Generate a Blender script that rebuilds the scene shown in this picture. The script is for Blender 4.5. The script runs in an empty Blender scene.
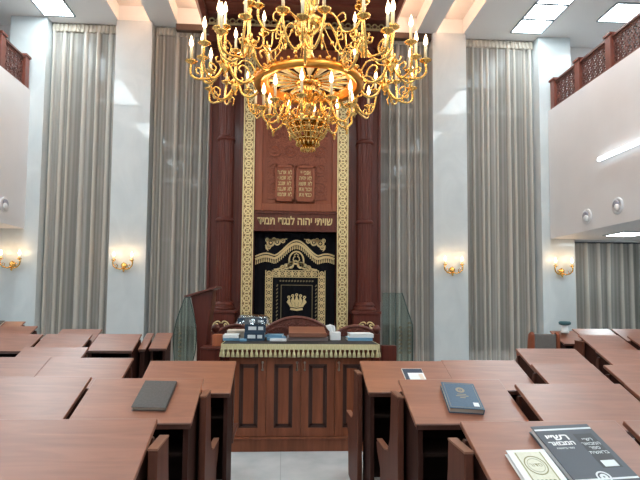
import bpy, bmesh, math, random
from mathutils import Vector, Matrix, Euler
random.seed(7)
C = bpy.context.scene.collection
PI = math.pi
sin, cos = math.sin, math.cos

# ------------------------------------------------------------------ materials
def nt(name):
    m = bpy.data.materials.new(name); m.use_nodes = True
    t = m.node_tree
    return m, t, t.nodes['Principled BSDF']

def mat(name, col, rough=.5, metal=0., coat=0., coat_rough=.1, spec=.5):
    m, t, b = nt(name)
    b.inputs['Base Color'].default_value = (*col, 1)
    b.inputs['Roughness'].default_value = rough
    b.inputs['Metallic'].default_value = metal
    b.inputs['Coat Weight'].default_value = coat
    b.inputs['Coat Roughness'].default_value = coat_rough
    b.inputs['Specular IOR Level'].default_value = spec
    return m

def noise_mat(name, c1, c2, scale=(1, 1, 1), nscale=4., detail=6., distort=0., rough=.4, coat=0., coat_rough=.12,
              bump=0., metal=0., lo=.3, hi=.7, spec=.5):
    m, t, b = nt(name)
    tc = t.nodes.new('ShaderNodeTexCoord'); mp = t.nodes.new('ShaderNodeMapping')
    mp.inputs['Scale'].default_value = scale
    n = t.nodes.new('ShaderNodeTexNoise'); n.inputs['Scale'].default_value = nscale
    n.inputs['Detail'].default_value = detail; n.inputs['Distortion'].default_value = distort
    r = t.nodes.new('ShaderNodeValToRGB')
    r.color_ramp.elements[0].position = lo; r.color_ramp.elements[1].position = hi
    r.color_ramp.elements[0].color = (*c1, 1); r.color_ramp.elements[1].color = (*c2, 1)
    L = t.links.new
    L(tc.outputs['Object'], mp.inputs['Vector']); L(mp.outputs['Vector'], n.inputs['Vector'])
    L(n.outputs['Fac'], r.inputs['Fac']); L(r.outputs['Color'], b.inputs['Base Color'])
    b.inputs['Roughness'].default_value = rough; b.inputs['Metallic'].default_value = metal
    b.inputs['Coat Weight'].default_value = coat; b.inputs['Coat Roughness'].default_value = coat_rough
    b.inputs['Specular IOR Level'].default_value = spec
    if bump:
        bp = t.nodes.new('ShaderNodeBump'); bp.inputs['Strength'].default_value = bump
        L(n.outputs['Fac'], bp.inputs['Height']); L(bp.outputs['Normal'], b.inputs['Normal'])
    return m

def emit(name, col, strength):
    m, t, b = nt(name)
    b.inputs['Base Color'].default_value = (*col, 1)
    b.inputs['Emission Color'].default_value = (*col, 1)
    b.inputs['Emission Strength'].default_value = strength
    return m

M = {}
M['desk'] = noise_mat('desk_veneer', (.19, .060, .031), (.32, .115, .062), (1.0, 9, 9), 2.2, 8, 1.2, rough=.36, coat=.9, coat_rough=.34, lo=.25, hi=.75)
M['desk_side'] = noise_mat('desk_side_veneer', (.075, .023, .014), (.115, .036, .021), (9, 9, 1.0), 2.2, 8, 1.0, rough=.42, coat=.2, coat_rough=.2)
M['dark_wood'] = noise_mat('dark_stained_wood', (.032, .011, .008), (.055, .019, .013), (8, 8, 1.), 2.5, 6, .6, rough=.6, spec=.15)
M['cap_wood'] = noise_mat('light_edge_wood', (.24, .10, .06), (.31, .14, .085), (8, 1., 8), 2.5, 6, .6, rough=.4)
M['ark'] = noise_mat('mahogany', (.085, .016, .010), (.135, .028, .017), (10, 10, .8), 2.0, 8, .8, rough=.42, coat=.15, coat_rough=.15, spec=.3)
M['ark_panel'] = noise_mat('red_brown_panel', (.27, .073, .035), (.37, .108, .053), (10, 10, .8), 2.0, 8, .8, rough=.45, coat=.1, coat_rough=.2, spec=.3)
M['carved'] = noise_mat('carved_panel', (.18, .044, .022), (.36, .108, .055), (6, 6, 6), 2.2, 5, 2.5, rough=.45, bump=.9, spec=.3)
M['cabinet'] = noise_mat('cabinet_wood', (.165, .046, .020), (.26, .078, .035), (9, 9, .9), 2.0, 8, .8, rough=.45, coat=.1, coat_rough=.2, spec=.3)
M['cabinet_groove'] = mat('cabinet_groove_wood', (.05, .016, .010), .5)
M['carved_dark'] = noise_mat('carved_mahogany', (.09, .022, .014), (.20, .06, .04), (14, 14, 14), 2., 4, 1.5, rough=.4, bump=.5)
M['canopy'] = noise_mat('canopy_wood', (.21, .055, .035), (.27, .075, .048), (.8, 9, 9), 2, 6, .6, rough=.38, coat=.2)
M['strip_wood'] = mat('brown_trim_wood', (.10, .055, .038), .45)
M['gold'] = noise_mat('polished_brass', (.86, .50, .13), (.95, .62, .22), (4, 4, 4), 3, 2, 0, rough=.24, metal=1.)
M['gold_ring'] = mat('amber_brass', (.80, .36, .07), .28, 1.)
M['gold_leafwork'] = noise_mat('gold_filigree', (.74, .58, .28), (.88, .73, .42), (6, 6, 6), 6, 3, 0, rough=.42, metal=.55)
M['gold_back'] = mat('filigree_ground', (.24, .15, .06), .5, .3)
M['gold_thread'] = noise_mat('gold_thread', (.55, .40, .17), (.80, .64, .36), (30, 30, 30), 4, 3, 0, rough=.55, metal=.25)
M['fringe'] = noise_mat('cream_gold_fringe', (.58, .48, .24), (.80, .70, .42), (60, 60, 4), 3, 3, 0, rough=.7)
M['velvet'] = mat('black_velvet', (.006, .006, .009), .9, spec=.15)
M['cloth_dark'] = mat('dark_table_cloth', (.018, .016, .014), .6)
M['ivory'] = mat('ivory_enamel', (.86, .78, .52), .4)
M['amber'] = mat('amber_enamel', (.72, .30, .05), .4, .35)
M['bronze'] = mat('bronze_handle', (.35, .28, .22), .35, .8)
M['dull_thread'] = mat('dull_gold_thread', (.20, .155, .08), .6)
M['candle'] = mat('ivory_candle_sleeve', (.92, .80, .55), .4)
M['flame'] = emit('warm_bulb', (1.0, .72, .38), 9.)
M['sconce_flame'] = emit('warm_sconce_bulb', (1.0, .72, .40), 7.)
M['wall'] = noise_mat('white_plaster', (.70, .69, .69), (.74, .73, .73), (1, 1, 1), 2., 3, 0, rough=.6)
M['fascia'] = noise_mat('white_gloss_plaster', (.76, .755, .77), (.80, .795, .81), (1, 1, 1), 1.5, 3, 0, rough=.45)
M['ceiling'] = mat('ceiling_paint', (.87, .86, .85), .8)
M['cove'] = mat('cove_paint', (.80, .75, .70), .8)
M['marble'] = noise_mat('pale_marble', (.58, .64, .665), (.66, .715, .735), (1, 1, .6), 1.6, 8, 1.8, rough=.045, spec=.22)
M['cool_frame'] = mat('silver_trim', (.30, .35, .38), .5)
M['panel_light'] = emit('cool_light_panel', (.84, .96, 1.0), 14.)
M['tube_light'] = emit('cool_light_tube', (.92, .97, 1.0), 2.2)
M['led'] = emit('warm_led_strip', (1.0, .62, .40), 34.)
M['white_plastic'] = mat('white_plastic', (.78, .78, .80), .35)
M['grey_plastic'] = mat('grey_plastic', (.30, .30, .36), .4)
M['rail'] = noise_mat('rail_wood', (.15, .038, .024), (.20, .055, .034), (9, 9, 1), 2, 6, .6, rough=.42, coat=.15)
M['fret'] = noise_mat('fretwork_wood', (.10, .035, .028), (.15, .055, .042), (9, 9, 9), 2, 4, .6, rough=.45)
M['pelmet'] = noise_mat('cream_pelmet_fabric', (.60, .54, .46), (.66, .60, .52), (12, 12, 2), 3, 3, 0, rough=.8)
M['metal_frame'] = mat('window_frame_metal', (.40, .42, .43), .4, .3)
M['white'] = mat('white_paper', (.85, .86, .86), .6)
M['page'] = noise_mat('page_edges', (.66, .61, .52), (.76, .71, .62), (2, 2, 120), 4, 2, 0, rough=.8)
M['cream'] = noise_mat('cream_cover', (.68, .665, .53), (.76, .745, .63), (30, 30, 30), 4, 4, 0, rough=.5)
M['olive'] = mat('olive_print', (.28, .26, .13), .6)
M['book_black'] = mat('slate_cover', (.055, .065, .085), .34)
M['book_panel'] = mat('dark_print_block', (.028, .03, .037), .4)
M['silver_ink'] = mat('silver_ink', (.72, .76, .78), .4)
M['book_grey'] = noise_mat('charcoal_cover', (.055, .052, .050), (.085, .080, .076), (10, 10, 10), 8, 4, 0, rough=.5, bump=.15)
M['book_blue'] = noise_mat('blue_leatherette', (.045, .095, .16), (.065, .13, .20), (20, 20, 20), 8, 4, 0, rough=.42)
M['navy'] = mat('navy_cover', (.018, .045, .085), .4)
M['sky'] = mat('light_blue_cover', (.16, .34, .50), .45)
M['beige'] = mat('beige_print', (.75, .65, .55), .6)
M['blue_gold'] = mat('dull_gold_stamp', (.30, .27, .20), .45, .3)
M['stand_wood'] = noise_mat('book_stand_wood', (.20, .075, .042), (.26, .10, .058), (1, 9, 9), 2, 6, .6, rough=.45)
M['orange_wood'] = noise_mat('orange_wood', (.42, .12, .05), (.50, .15, .065), (9, 9, 1), 2, 6, .6, rough=.45)
M['seat_grey'] = noise_mat('grey_upholstery', (.15, .13, .12), (.2, .18, .165), (10, 10, 10), 6, 4, 0, rough=.85)
M['mauve'] = mat('grey_mauve_base', (.30, .23, .22), .5)
M['teal'] = mat('teal_card', (.05, .14, .16), .5)
M['pew_wood'] = noise_mat('pew_end_wood', (.095, .029, .017), (.14, .044, .026), (9, 9, 1.0), 2.2, 8, 1.0, rough=.5, spec=.25)
M['dark_shelf'] = mat('dark_desk_interior', (.016, .008, .006), .7, spec=.1)  # near-black tone on the shelf and board inside each desk

# floor: pale polished stone tiles
m, t, b = nt('pale_stone_tiles')
tc = t.nodes.new('ShaderNodeTexCoord'); bk = t.nodes.new('ShaderNodeTexBrick')
bk.offset = 0; bk.inputs['Scale'].default_value = 1.
bk.inputs['Brick Width'].default_value = .8; bk.inputs['Row Height'].default_value = .8
bk.inputs['Mortar Size'].default_value = .004
bk.inputs['Mortar'].default_value = (.45, .47, .48, 1)
nz = t.nodes.new('ShaderNodeTexNoise'); nz.inputs['Scale'].default_value = 2.4; nz.inputs['Detail'].default_value = 8
rp = t.nodes.new('ShaderNodeValToRGB')
rp.color_ramp.elements[0].color = (.50, .54, .56, 1); rp.color_ramp.elements[1].color = (.68, .70, .71, 1)
rp.color_ramp.elements[0].position = .35; rp.color_ramp.elements[1].position = .65
L = t.links.new
L(tc.outputs['Object'], bk.inputs['Vector']); L(tc.outputs['Object'], nz.inputs['Vector']); L(nz.outputs['Fac'], rp.inputs['Fac'])
L(rp.outputs['Color'], bk.inputs['Color1']); L(rp.outputs['Color'], bk.inputs['Color2']); L(bk.outputs['Color'], b.inputs['Base Color'])
b.inputs['Roughness'].default_value = .12
M['floor'] = m

def sheer(name, col, opac):
    m = bpy.data.materials.new(name); m.use_nodes = True
    t = m.node_tree; t.nodes.clear(); L = t.links.new
    out = t.nodes.new('ShaderNodeOutputMaterial')
    d = t.nodes.new('ShaderNodeBsdfDiffuse'); tl = t.nodes.new('ShaderNodeBsdfTranslucent'); tr = t.nodes.new('ShaderNodeBsdfTransparent')
    d.inputs['Color'].default_value = (*col, 1); tl.inputs['Color'].default_value = (*col, 1)
    a = t.nodes.new('ShaderNodeMixShader'); a.inputs['Fac'].default_value = .2
    L(d.outputs[0], a.inputs[1]); L(tl.outputs[0], a.inputs[2])
    # cloth gathered into a pleat lies in several layers and lets less through
    at = t.nodes.new('ShaderNodeAttribute'); at.attribute_name = 'gather'
    mr = t.nodes.new('ShaderNodeMapRange'); mr.inputs['To Min'].default_value = opac; mr.inputs['To Max'].default_value = .98
    x = t.nodes.new('ShaderNodeMixShader')
    L(at.outputs['Fac'], mr.inputs['Value']); L(mr.outputs['Result'], x.inputs['Fac'])
    L(tr.outputs[0], x.inputs[1]); L(a.outputs[0], x.inputs[2]); L(x.outputs[0], out.inputs['Surface'])
    return m
M['curtain'] = sheer('sheer_taupe_voile', (.64, .615, .565), .40)

def glassy(name, tint, refl):
    m = bpy.data.materials.new(name); m.use_nodes = True
    t = m.node_tree; t.nodes.clear(); L = t.links.new
    out = t.nodes.new('ShaderNodeOutputMaterial')
    tr = t.nodes.new('ShaderNodeBsdfTransparent'); tr.inputs['Color'].default_value = (*tint, 1)
    gl = t.nodes.new('ShaderNodeBsdfGlossy'); gl.inputs['Roughness'].default_value = .03
    fr = t.nodes.new('ShaderNodeFresnel'); fr.inputs['IOR'].default_value = 1.5
    ml = t.nodes.new('ShaderNodeMath'); ml.operation = 'MULTIPLY'; ml.inputs[1].default_value = refl
    x = t.nodes.new('ShaderNodeMixShader')
    L(fr.outputs[0], ml.inputs[0]); L(ml.outputs[0], x.inputs['Fac']); L(tr.outputs[0], x.inputs[1]); L(gl.outputs[0], x.inputs[2])
    L(x.outputs[0], out.inputs['Surface'])
    return m
M['glass_green'] = glassy('green_tinted_glass', (.74, .82, .79), 1.3)
M['glass_edge'] = mat('glass_edge', (.05, .10, .09), .2)
M['glass_night'] = glassy('window_glass', (.75, .8, .85), .8)
M['bag'] = glassy('clear_plastic_bag', (.86, .9, .93), 4.)
M['night'] = mat('night_facade', (.035, .045, .055), .9)

# ------------------------------------------------------------------ mesh builder
class MB:
    def __init__(s): s.v = []; s.f = []; s.mi = []; s.sm = []
    def add(s, vs, fs, mi=0, smooth=False):
        o = len(s.v); s.v += [tuple(v) for v in vs]
        for f in fs: s.f.append([i + o for i in f]); s.mi.append(mi); s.sm.append(smooth)
    def box(s, x0, x1, y0, y1, z0, z1, mi=0, mx=None):
        vs = [Vector((x, y, z)) for x in (x0, x1) for y in (y0, y1) for z in (z0, z1)]
        if mx: vs = [mx @ v for v in vs]
        s.add(vs, [(0, 1, 3, 2), (4, 6, 7, 5), (0, 4, 5, 1), (2, 3, 7, 6), (0, 2, 6, 4), (1, 5, 7, 3)], mi)
    def prism(s, poly, axis, a, b, mi=0, mx=None):   # polygon in the two other axes, extruded from a to b
        def P(p, q):
            v = Vector({'x': (q, p[0], p[1]), 'y': (p[0], q, p[1]), 'z': (p[0], p[1], q)}[axis])
            return mx @ v if mx else v
        n = len(poly)
        vs = [P(p, a) for p in poly] + [P(p, b) for p in poly]
        fs = [list(range(n))[::-1], list(range(n, 2 * n))] + [(i, (i + 1) % n, n + (i + 1) % n, n + i) for i in range(n)]
        s.add(vs, fs, mi)
    def tube(s, path, r, n=6, mi=0, closed=False, smooth=True):
        P = [Vector(p) for p in path]; k = len(P)
        rs = r if isinstance(r, (list, tuple)) else [r] * k
        up = None; vs = []
        for i in range(k):
            if closed: d = P[(i + 1) % k] - P[i - 1]
            else: d = P[min(i + 1, k - 1)] - P[max(i - 1, 0)]
            d = d.normalized() if d.length > 1e-9 else Vector((0, 0, 1))
            if up is None:
                up = Vector((0, 0, 1)) if abs(d.z) < .9 else Vector((1, 0, 0))
            u = (up - d * up.dot(d))
            u = u.normalized() if u.length > 1e-6 else d.orthogonal().normalized()
            up = u; w = d.cross(u)
            for j in range(n):
                a = 2 * PI * j / n; vs.append(P[i] + (u * cos(a) + w * sin(a)) * rs[i])
        fs = []
        for i in range(k if closed else k - 1):
            for j in range(n):
                a = i * n; b2 = ((i + 1) % k) * n
                fs.append((a + j, a + (j + 1) % n, b2 + (j + 1) % n, b2 + j))
        if not closed: fs += [list(range(n))[::-1], list(range((k - 1) * n, k * n))]
        s.add(vs, fs, mi, smooth)
    def lathe(s, prof, n=16, c=(0, 0, 0), mi=0, smooth=True, flute=None, axis='z', squash=1.):
        vs = []; k = len(prof)
        for (r, z) in prof:
            for j in range(n):
                a = 2 * PI * j / n
                rr = r * (1 - (flute if flute and j % 2 else 0))
                x, y = rr * cos(a), rr * sin(a) * squash
                if axis == 'z': vs.append((c[0] + x, c[1] + y, c[2] + z))
                elif axis == 'x': vs.append((c[0] + z, c[1] + x, c[2] + y))
                else: vs.append((c[0] + x, c[1] + z, c[2] + y))
        fs = []
        for i in range(k - 1):
            for j in range(n): fs.append((i * n + j, i * n + (j + 1) % n, (i + 1) * n + (j + 1) % n, (i + 1) * n + j))
        loop = prof[0] == prof[-1]
        if prof[0][0] > 1e-5 and not loop: fs.append(list(range(n))[::-1])
        if prof[-1][0] > 1e-5 and not loop: fs.append(list(range((k - 1) * n, k * n)))
        s.add(vs, fs, mi, smooth)
    def ring(s, cx, cz, ro, ri, y0, y1, n=16, mi=0, plane='xz', sq=1.):  # flat extruded annulus
        def P(a, r, q):
            p, w = cx + r * cos(a), cz + r * sin(a) * sq
            return {'xz': (p, q, w), 'yz': (q, p, w), 'xy': (p, w, q)}[plane]
        vs = []
        for j in range(n):
            a = 2 * PI * j / n
            vs += [P(a, ro, y0), P(a, ri, y0), P(a, ri, y1), P(a, ro, y1)]
        fs = []
        for j in range(n):
            a, b2 = 4 * j, 4 * ((j + 1) % n)
            for q in range(4): fs.append((a + q, a + (q + 1) % 4, b2 + (q + 1) % 4, b2 + q))
        s.add(vs, fs, mi)
    def band(s, path, w, y0, y1, mi=0, mx=None):      # flat strip of width w along a path in XZ, thick in Y
        P = [Vector((p[0], p[1])) for p in path]; k = len(P); vs = []
        ws = w if isinstance(w, (list, tuple)) else [w] * k
        for i in range(k):
            d = (P[min(i + 1, k - 1)] - P[max(i - 1, 0)]).normalized(); nn = Vector((-d.y, d.x)) * ws[i] / 2
            for q in (P[i] + nn, P[i] - nn):
                for y in (y0, y1):
                    v = Vector((q.x, y, q.y)); vs.append(mx @ v if mx else v)
        fs = []
        for i in range(k - 1):
            a, b2 = 4 * i, 4 * i + 4
            fs += [(a, b2, b2 + 2, a + 2), (a + 1, a + 3, b2 + 3, b2 + 1), (a, a + 1, b2 + 1, b2), (a + 2, b2 + 2, b2 + 3, a + 3)]
        fs += [(0, 2, 3, 1), (4 * k - 4, 4 * k - 3, 4 * k - 1, 4 * k - 2)]
        s.add(vs, fs, mi)
    def mesh(s, name, mats):
        me = bpy.data.meshes.new(name); me.from_pydata(s.v, [], s.f)
        for q in (mats if isinstance(mats, (list, tuple)) else [mats]): me.materials.append(M[q])
        me.polygons.foreach_set('material_index', s.mi); me.polygons.foreach_set('use_smooth', s.sm)
        bm = bmesh.new(); bm.from_mesh(me); bmesh.ops.recalc_face_normals(bm, faces=bm.faces[:]); bm.to_mesh(me); bm.free()
        return me
    def build(s, name, mats, parent=None, loc=None, bevel=0., rot=None):
        o = bpy.data.objects.new(name, s.mesh(name, mats)); C.objects.link(o)
        if parent: o.parent = parent
        if loc: o.location = loc
        if rot: o.rotation_euler = rot
        if bevel:
            q = o.modifiers.new('edge_softening', 'BEVEL'); q.width = bevel; q.segments = 2; q.limit_method = 'ANGLE'; q.angle_limit = .7
        return o

def put(o, label, cat, group=None):
    o['label'] = label; o['category'] = cat
    if group: o['group'] = group
    return o
def thing(name, loc, label, cat, group=None, rz=0):
    o = bpy.data.objects.new(name, None); C.objects.link(o); o.empty_display_size = .1
    o.location = loc; o.rotation_euler = (0, 0, rz)
    return put(o, label, cat, group)
def struct(name, mb, mats, parent=None):
    o = mb.build(name, mats, parent)
    if not parent: o['kind'] = 'structure'
    return o
def link(name, me, parent, loc=(0, 0, 0), rz=0):
    o = bpy.data.objects.new(name, me); C.objects.link(o); o.parent = parent; o.location = loc; o.rotation_euler = (0, 0, rz); return o

def text_mesh(name, body, size, material, parent, mx, depth=.002, align='CENTER', wide=1., bold=0.):
    cu = bpy.data.curves.new(name, 'FONT'); cu.body = body; cu.size = size; cu.extrude = depth; cu.align_x = align; cu.align_y = 'CENTER'
    cu.offset = bold
    t = bpy.data.objects.new(name, cu); C.objects.link(t)
    bpy.context.view_layer.update()
    me = bpy.data.meshes.new_from_object(t.evaluated_get(bpy.context.evaluated_depsgraph_get()))
    bpy.data.objects.remove(t); bpy.data.curves.remove(cu)
    me.materials.clear(); me.materials.append(M[material])
    me.transform(mx @ Matrix.Diagonal((wide, 1, 1, 1)))
    o = bpy.data.objects.new(name, me); C.objects.link(o); o.parent = parent
    return o
FACE = Matrix(((1, 0, 0, 0), (0, 0, -1, 0), (0, 1, 0, 0), (0, 0, 0, 1)))   # text lying in XY -> standing, read from -Y
def heb(s): return s[::-1]

# ------------------------------------------------------------------ setting
HC = 7.55; YB = 10.85; X9 = 9.0; YF = -6.0
q = MB(); q.box(-X9, X9, YF, YB, -.1, 0); struct('floor', q, 'floor')
q = MB(); q.box(-X9 - .15, -X9, YF, YB, 0, HC + .4); struct('wall_left', q, 'wall')
q = MB(); q.box(X9, X9 + .15, YF, YB, 0, HC + .4); struct('wall_right', q, 'wall')
q = MB(); q.box(-X9, X9, YF - .15, YF, 0, HC + .4); struct('wall_rear', q, 'wall')
# the wall with the ark: solid lintel, solid pieces between the windows
wins = [(-5.19, -3.74, .25, 7.40), (-2.93, -1.50, .25, 7.40), (2.00, 3.33, .25, 7.40), (4.12, 5.79, .25, 7.40), (6.60, 8.95, .25, 2.86)]
q = MB()
xs = [-X9] + [v for w in wins for v in w[:2]] + [X9]
for i in range(0, len(xs), 2): q.box(xs[i], xs[i + 1], YB, YB + .2, 0, HC + .4)
for (a, b2, z0, z1) in wins:
    q.box(a, b2, YB, YB + .2, 0, z0); q.box(a, b2, YB, YB + .2, z1, HC + .4)
struct('wall_back', q, 'wall')
for i, (a, b2, z0, z1) in enumerate(wins):
    f = MB()
    for x in (a + .03, (a + b2) / 2, b2 - .03): f.box(x - .03, x + .03, YB + .05, YB + .12, z0, z1)
    zz = [z0 + .03, .95, 1.75, 2.75] + ([4.1, 4.9, 5.9, z1 - .03] if z1 > 4 else [])
    for z in zz: f.box(a, b2, YB + .045, YB + .115, z - .035, z + .035)
    fo = struct('window_%d' % (i + 1), f, 'metal_frame')
    g = MB(); g.box(a, b2, YB + .08, YB + .09, z0, z1); g.build('glass_pane', 'glass_night', fo)
# facade across the street seen dimly through the glass
q = MB(); q.box(-14, 14, 15, 15.2, -1, 12); o = struct('backdrop_facade', q, 'night')

# marble pillars
YP = 10.45
for i, (a, b2) in enumerate([(-5.98, -5.21), (-3.73, -2.95), (3.335, 4.11), (5.815, 6.57)]):
    q = MB(); q.box(a, b2, YP, YB, 0, HC); struct('trim_pillar_%d' % (i + 1), q, 'marble')

# ceiling in strips with recessed slots
q = MB()
slots = [(-3.70, -3.00), (-2.42, -1.86), (2.42, 2.98), (3.42, 4.06)]
xs = [-X9] + [v for w in slots for v in w] + [X9]
for i in range(0, len(xs), 2): q.box(xs[i], xs[i + 1], YF, YB, HC, HC + .4)
for (a, b2) in slots: q.box(a, b2, YP + .05, YB, HC, HC + .4); q.box(a, b2, YF, 0, HC, HC + .4)
struct('ceiling', q, 'ceiling')
q = MB()
for (a, b2) in slots: q.box(a, b2, 0, YP + .05, HC + .36, HC + .4)
struct('ceiling_recess', q, 'cove')
for i, (a, b2) in enumerate(slots):
    x = b2 - .008 if i < 2 else a + .008
    l = MB(); l.box(x - .006, x + .006, 1.0, YP - .05, HC + .045, HC + .062)
    o = l.build('cove_light', 'led')
    put(o, ['warm light strip in the ceiling recess above the pillar left of the ark', 'warm light strip in the ceiling recess beside the left edge of the wooden canopy',
            'warm light strip in the ceiling recess beside the right edge of the wooden canopy', 'warm light strip in the ceiling recess above the pillar right of the ark'][i], 'strip light', 'recessed warm light strips')

# wooden canopy under the ceiling in front of the ark
q = MB()
q.box(-1.80, 2.36, 5.6, 10.62, HC - .03, HC - .004)
for y in (10.35, 9.95, 9.55, 9.1, 8.6, 8.0, 7.2, 6.4, 5.7): q.box(-1.76, 2.32, y - .06, y + .06, HC - .09, HC - .03)
for s_, x in ((1, -1.86), (-1, 2.42)):
    q.prism([(x, HC - .001), (x, HC - .03), (x + s_ * .10, HC - .20), (x + s_ * .2, HC - .18), (x + s_ * .2, HC - .001)], 'y', 5.6, 10.5)
struct('ceiling_canopy', q, 'canopy')
for i, (a, b2) in enumerate([(-2.45, -1.67), (2.24, 3.33)]):
    q = MB(); q.box(a, b2, 10.50, 10.62, HC - .14, HC - .001); struct('trim_%d' % (i + 1), q, 'strip_wood')

# galleries
def gallery(side, xf, ztop, zbot):
    s_ = 1 if side == 'right' else -1
    q = MB()
    def b(xa, xb, *r): q.box(min(xa, xb), max(xa, xb), *r)
    ye = YP - .02 if s_ > 0 else YP + .0
    b(xf, xf + s_ * .15, YF, ye, zbot, ztop)
    b(xf + s_ * .15, s_ * X9, YF, YB - .3 if s_ > 0 else YP, zbot, zbot + .2)
    struct('wall_gallery_' + side, q, 'fascia')
gallery('right', 6.0, 5.78, 2.86)
gallery('left', -5.5, 5.90, 2.89)

def railing(side, xc, zt, zb, posts, label, ye):
    r = thing('gallery_railing', (xc, 0, zb), label, 'railing', 'gallery railings')
    H = zt - zb
    for y in posts:
        p = MB(); p.box(-.075, .075, y - .075, y + .075, 0, H - .05); p.box(-.10, .10, y - .10, y + .10, H - .05, H); p.build('post', 'rail', r, bevel=.008)
    ys = sorted(posts)
    for a, b2 in zip(ys, ys[1:]):
        a2, b3 = a + .075, b2 - .075
        f = MB(); f.box(-.02, .02, a2, b3, .03, .07); f.box(-.02, .02, a2, b3, H - .14, H - .10)
        n = max(1, round((b3 - a2) / .155)); w = (b3 - a2) / n; m_ = max(1, round((H - .21) / w)); h = (H - .21) / m_
        for i in range(n):
            for j in range(m_):
                cy, cz = a2 + (i + .5) * w, .07 + (j + .5) * h
                f.ring(cy, cz, w * .56, w * .38, -.012, .012, 14, plane='yz', sq=h / w)
                f.ring(cy + w * .5, cz + h * .5, w * .30, w * .14, -.010, .010, 10, plane='yz') if i < n - 1 and j < m_ - 1 else None
                for k in range(4):
                    an = PI / 4 + k * PI / 2
                    f.tube([(0, cy + cos(an) * w * .05, cz + sin(an) * h * .05), (0, cy + cos(an + .4) * w * .25, cz + sin(an + .4) * h * .25), (0, cy + cos(an) * w * .48, cz + sin(an) * h * .48)], .011, 5)
        f.build('fretwork_panel', 'fret', r)
        hr = MB(); hr.box(-.05, .05, a2, b3, H - .10, H - .05); hr.build('handrail', 'fret', r, bevel=.006)
railing('right', 6.075, 6.46, 5.78, [10.25, 9.35, 8.40, 7.45, 6.5, 5.5, 4.5], 'dark red wooden fretwork railing along the top of the right gallery wall', YP)
railing('left', -5.575, 6.60, 5.90, [10.30, 9.42, 8.5, 7.5, 6.5, 5.5], 'dark red wooden fretwork railing along the top of the left gallery wall', YP)

# ceiling light panels
def ceil_light(x0, x1, y0, y1, z, label, n=1):
    r = thing('ceiling_light', ((x0 + x1) / 2, (y0 + y1) / 2, z), label, 'ceiling light', 'square ceiling lights')
    w, d = (x1 - x0) / 2, (y1 - y0) / 2
    f = MB(); f.box(-w, w, -d, d, -.006, -.001)
    for a in (-1, 1):
        f.box(a * w - .02, a * w + .02, -d, d, -.02, -.001); f.box(-w, w, a * d - .02, a * d + .02, -.02, -.001)
    f.build('frame', 'cool_frame', r)
    l = MB(); l.box(-w + .022, w - .022, -d + .022, d - .022, -.015, -.007); l.build('diffuser', 'panel_light', r)
    return r
ceil_light(-5.235, -4.585, 9.70, 10.37, HC, 'single square light panel in the ceiling above the left gallery railing')
ceil_light(5.095, 5.80, 9.79, 10.31, HC, 'light panel nearest the far wall in the row of three above the right curtain')
ceil_light(5.095, 5.80, 9.245, 9.765, HC, 'middle light panel of the row of three in the ceiling above the right curtain')
ceil_light(5.095, 5.80, 8.70, 9.22, HC, 'light panel nearest the viewer in the row of three above the right curtain')
ceil_light(6.74, 7.53, 9.10, 9.75, HC, 'lone square light panel in the ceiling over the right gallery')
ceil_light(6.76, 7.38, 9.15, 9.75, 2.86, 'flat light panel in the low ceiling under the right gallery')
ceil_light(-5.235, -4.585, 9.02, 9.68, HC, 'square light panel in the ceiling over the left gallery, nearer the viewer')
ceil_light(-5.235, -4.585, 8.34, 9.00, HC, 'square light panel in the ceiling over the left gallery, nearest the viewer')
for x in (-4.95, 5.4):                     # unseen stand-in lamps added along the hall to light it
    for y in (6.6, 3.2, -.4, -3.8):
        ceil_light(x - .36, x + .36, y - .9, y + .9, HC, 'unseen stand-in light panel in the hall ceiling further from the ark')
for x in (-1.6, 2.2):  # two more unseen rows of panels, added for the hall's brightness
    for y in (2.2, -1.6):
        ceil_light(x - .36, x + .36, y - .9, y + .9, HC, 'unseen stand-in light panel in the hall ceiling further from the ark')
for y in (9.0, 5.5):  # out-of-view panels added to brighten the space under the left gallery
    ceil_light(-7.5, -6.9, y - .3, y + .3, 2.89, 'unseen stand-in light panel under the left gallery')

# linear lamps on the gallery fascias
for x, y0, y1, z, s_, lab in ((6.0, 6.4, 8.66, 4.15, -1, 'long white tube light fixed to the right gallery wall'), (-5.5, 5.6, 7.6, 4.15, 1, 'long white tube light on the left gallery wall')):
    r = thing('mounted_tube_light', (x, (y0 + y1) / 2, z), lab, 'wall light', 'tube lights on the gallery walls')
    h = (y1 - y0) / 2
    a = MB(); a.box(min(0, s_ * .03), max(0, s_ * .03), -h, h, -.035, .035); a.build('housing', 'white_plastic', r)
    b_ = MB(); b_.box(min(s_ * .03, s_ * .085), max(s_ * .03, s_ * .085), -h, h, -.04, .04); b_.build('diffuser', 'tube_light', r, bevel=.02)
for x, y, z, s_, lab in ((6.0, 9.12, 3.14, -1, 'smaller looking round white spotlight on the right gallery wall nearer the ark wall'),
                         (6.0, 8.24, 3.19, -1, 'round white spotlight on the right gallery wall, below the tube light'),
                         (-5.5, 9.67, 3.26, 1, 'round white spotlight on the left gallery wall')):
    r = thing('spotlight', (x, y, z), lab, 'spotlight', 'round spotlights on the gallery walls')
    a = MB(); a.lathe([(.15, 0), (.15, s_ * .015), (.12, s_ * .025), (.10, s_ * .015), (0, s_ * .015)], 24, axis='x'); a.build('rim', 'white_plastic', r)
    b_ = MB(); b_.lathe([(.085, s_ * .0), (.085, s_ * .02), (.07, s_ * .03), (0, s_ * .032)], 20, c=(s_ * .012, .015, .02), axis='x'); b_.build('lamp_head', 'grey_plastic', r)
    c_ = MB(); c_.lathe([(.07, 0), (.065, s_ * .02), (.045, s_ * .035), (0, s_ * .04)], 18, c=(s_ * .03, -.02, -.04), axis='x'); c_.build('lens', 'white_plastic', r)

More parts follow.
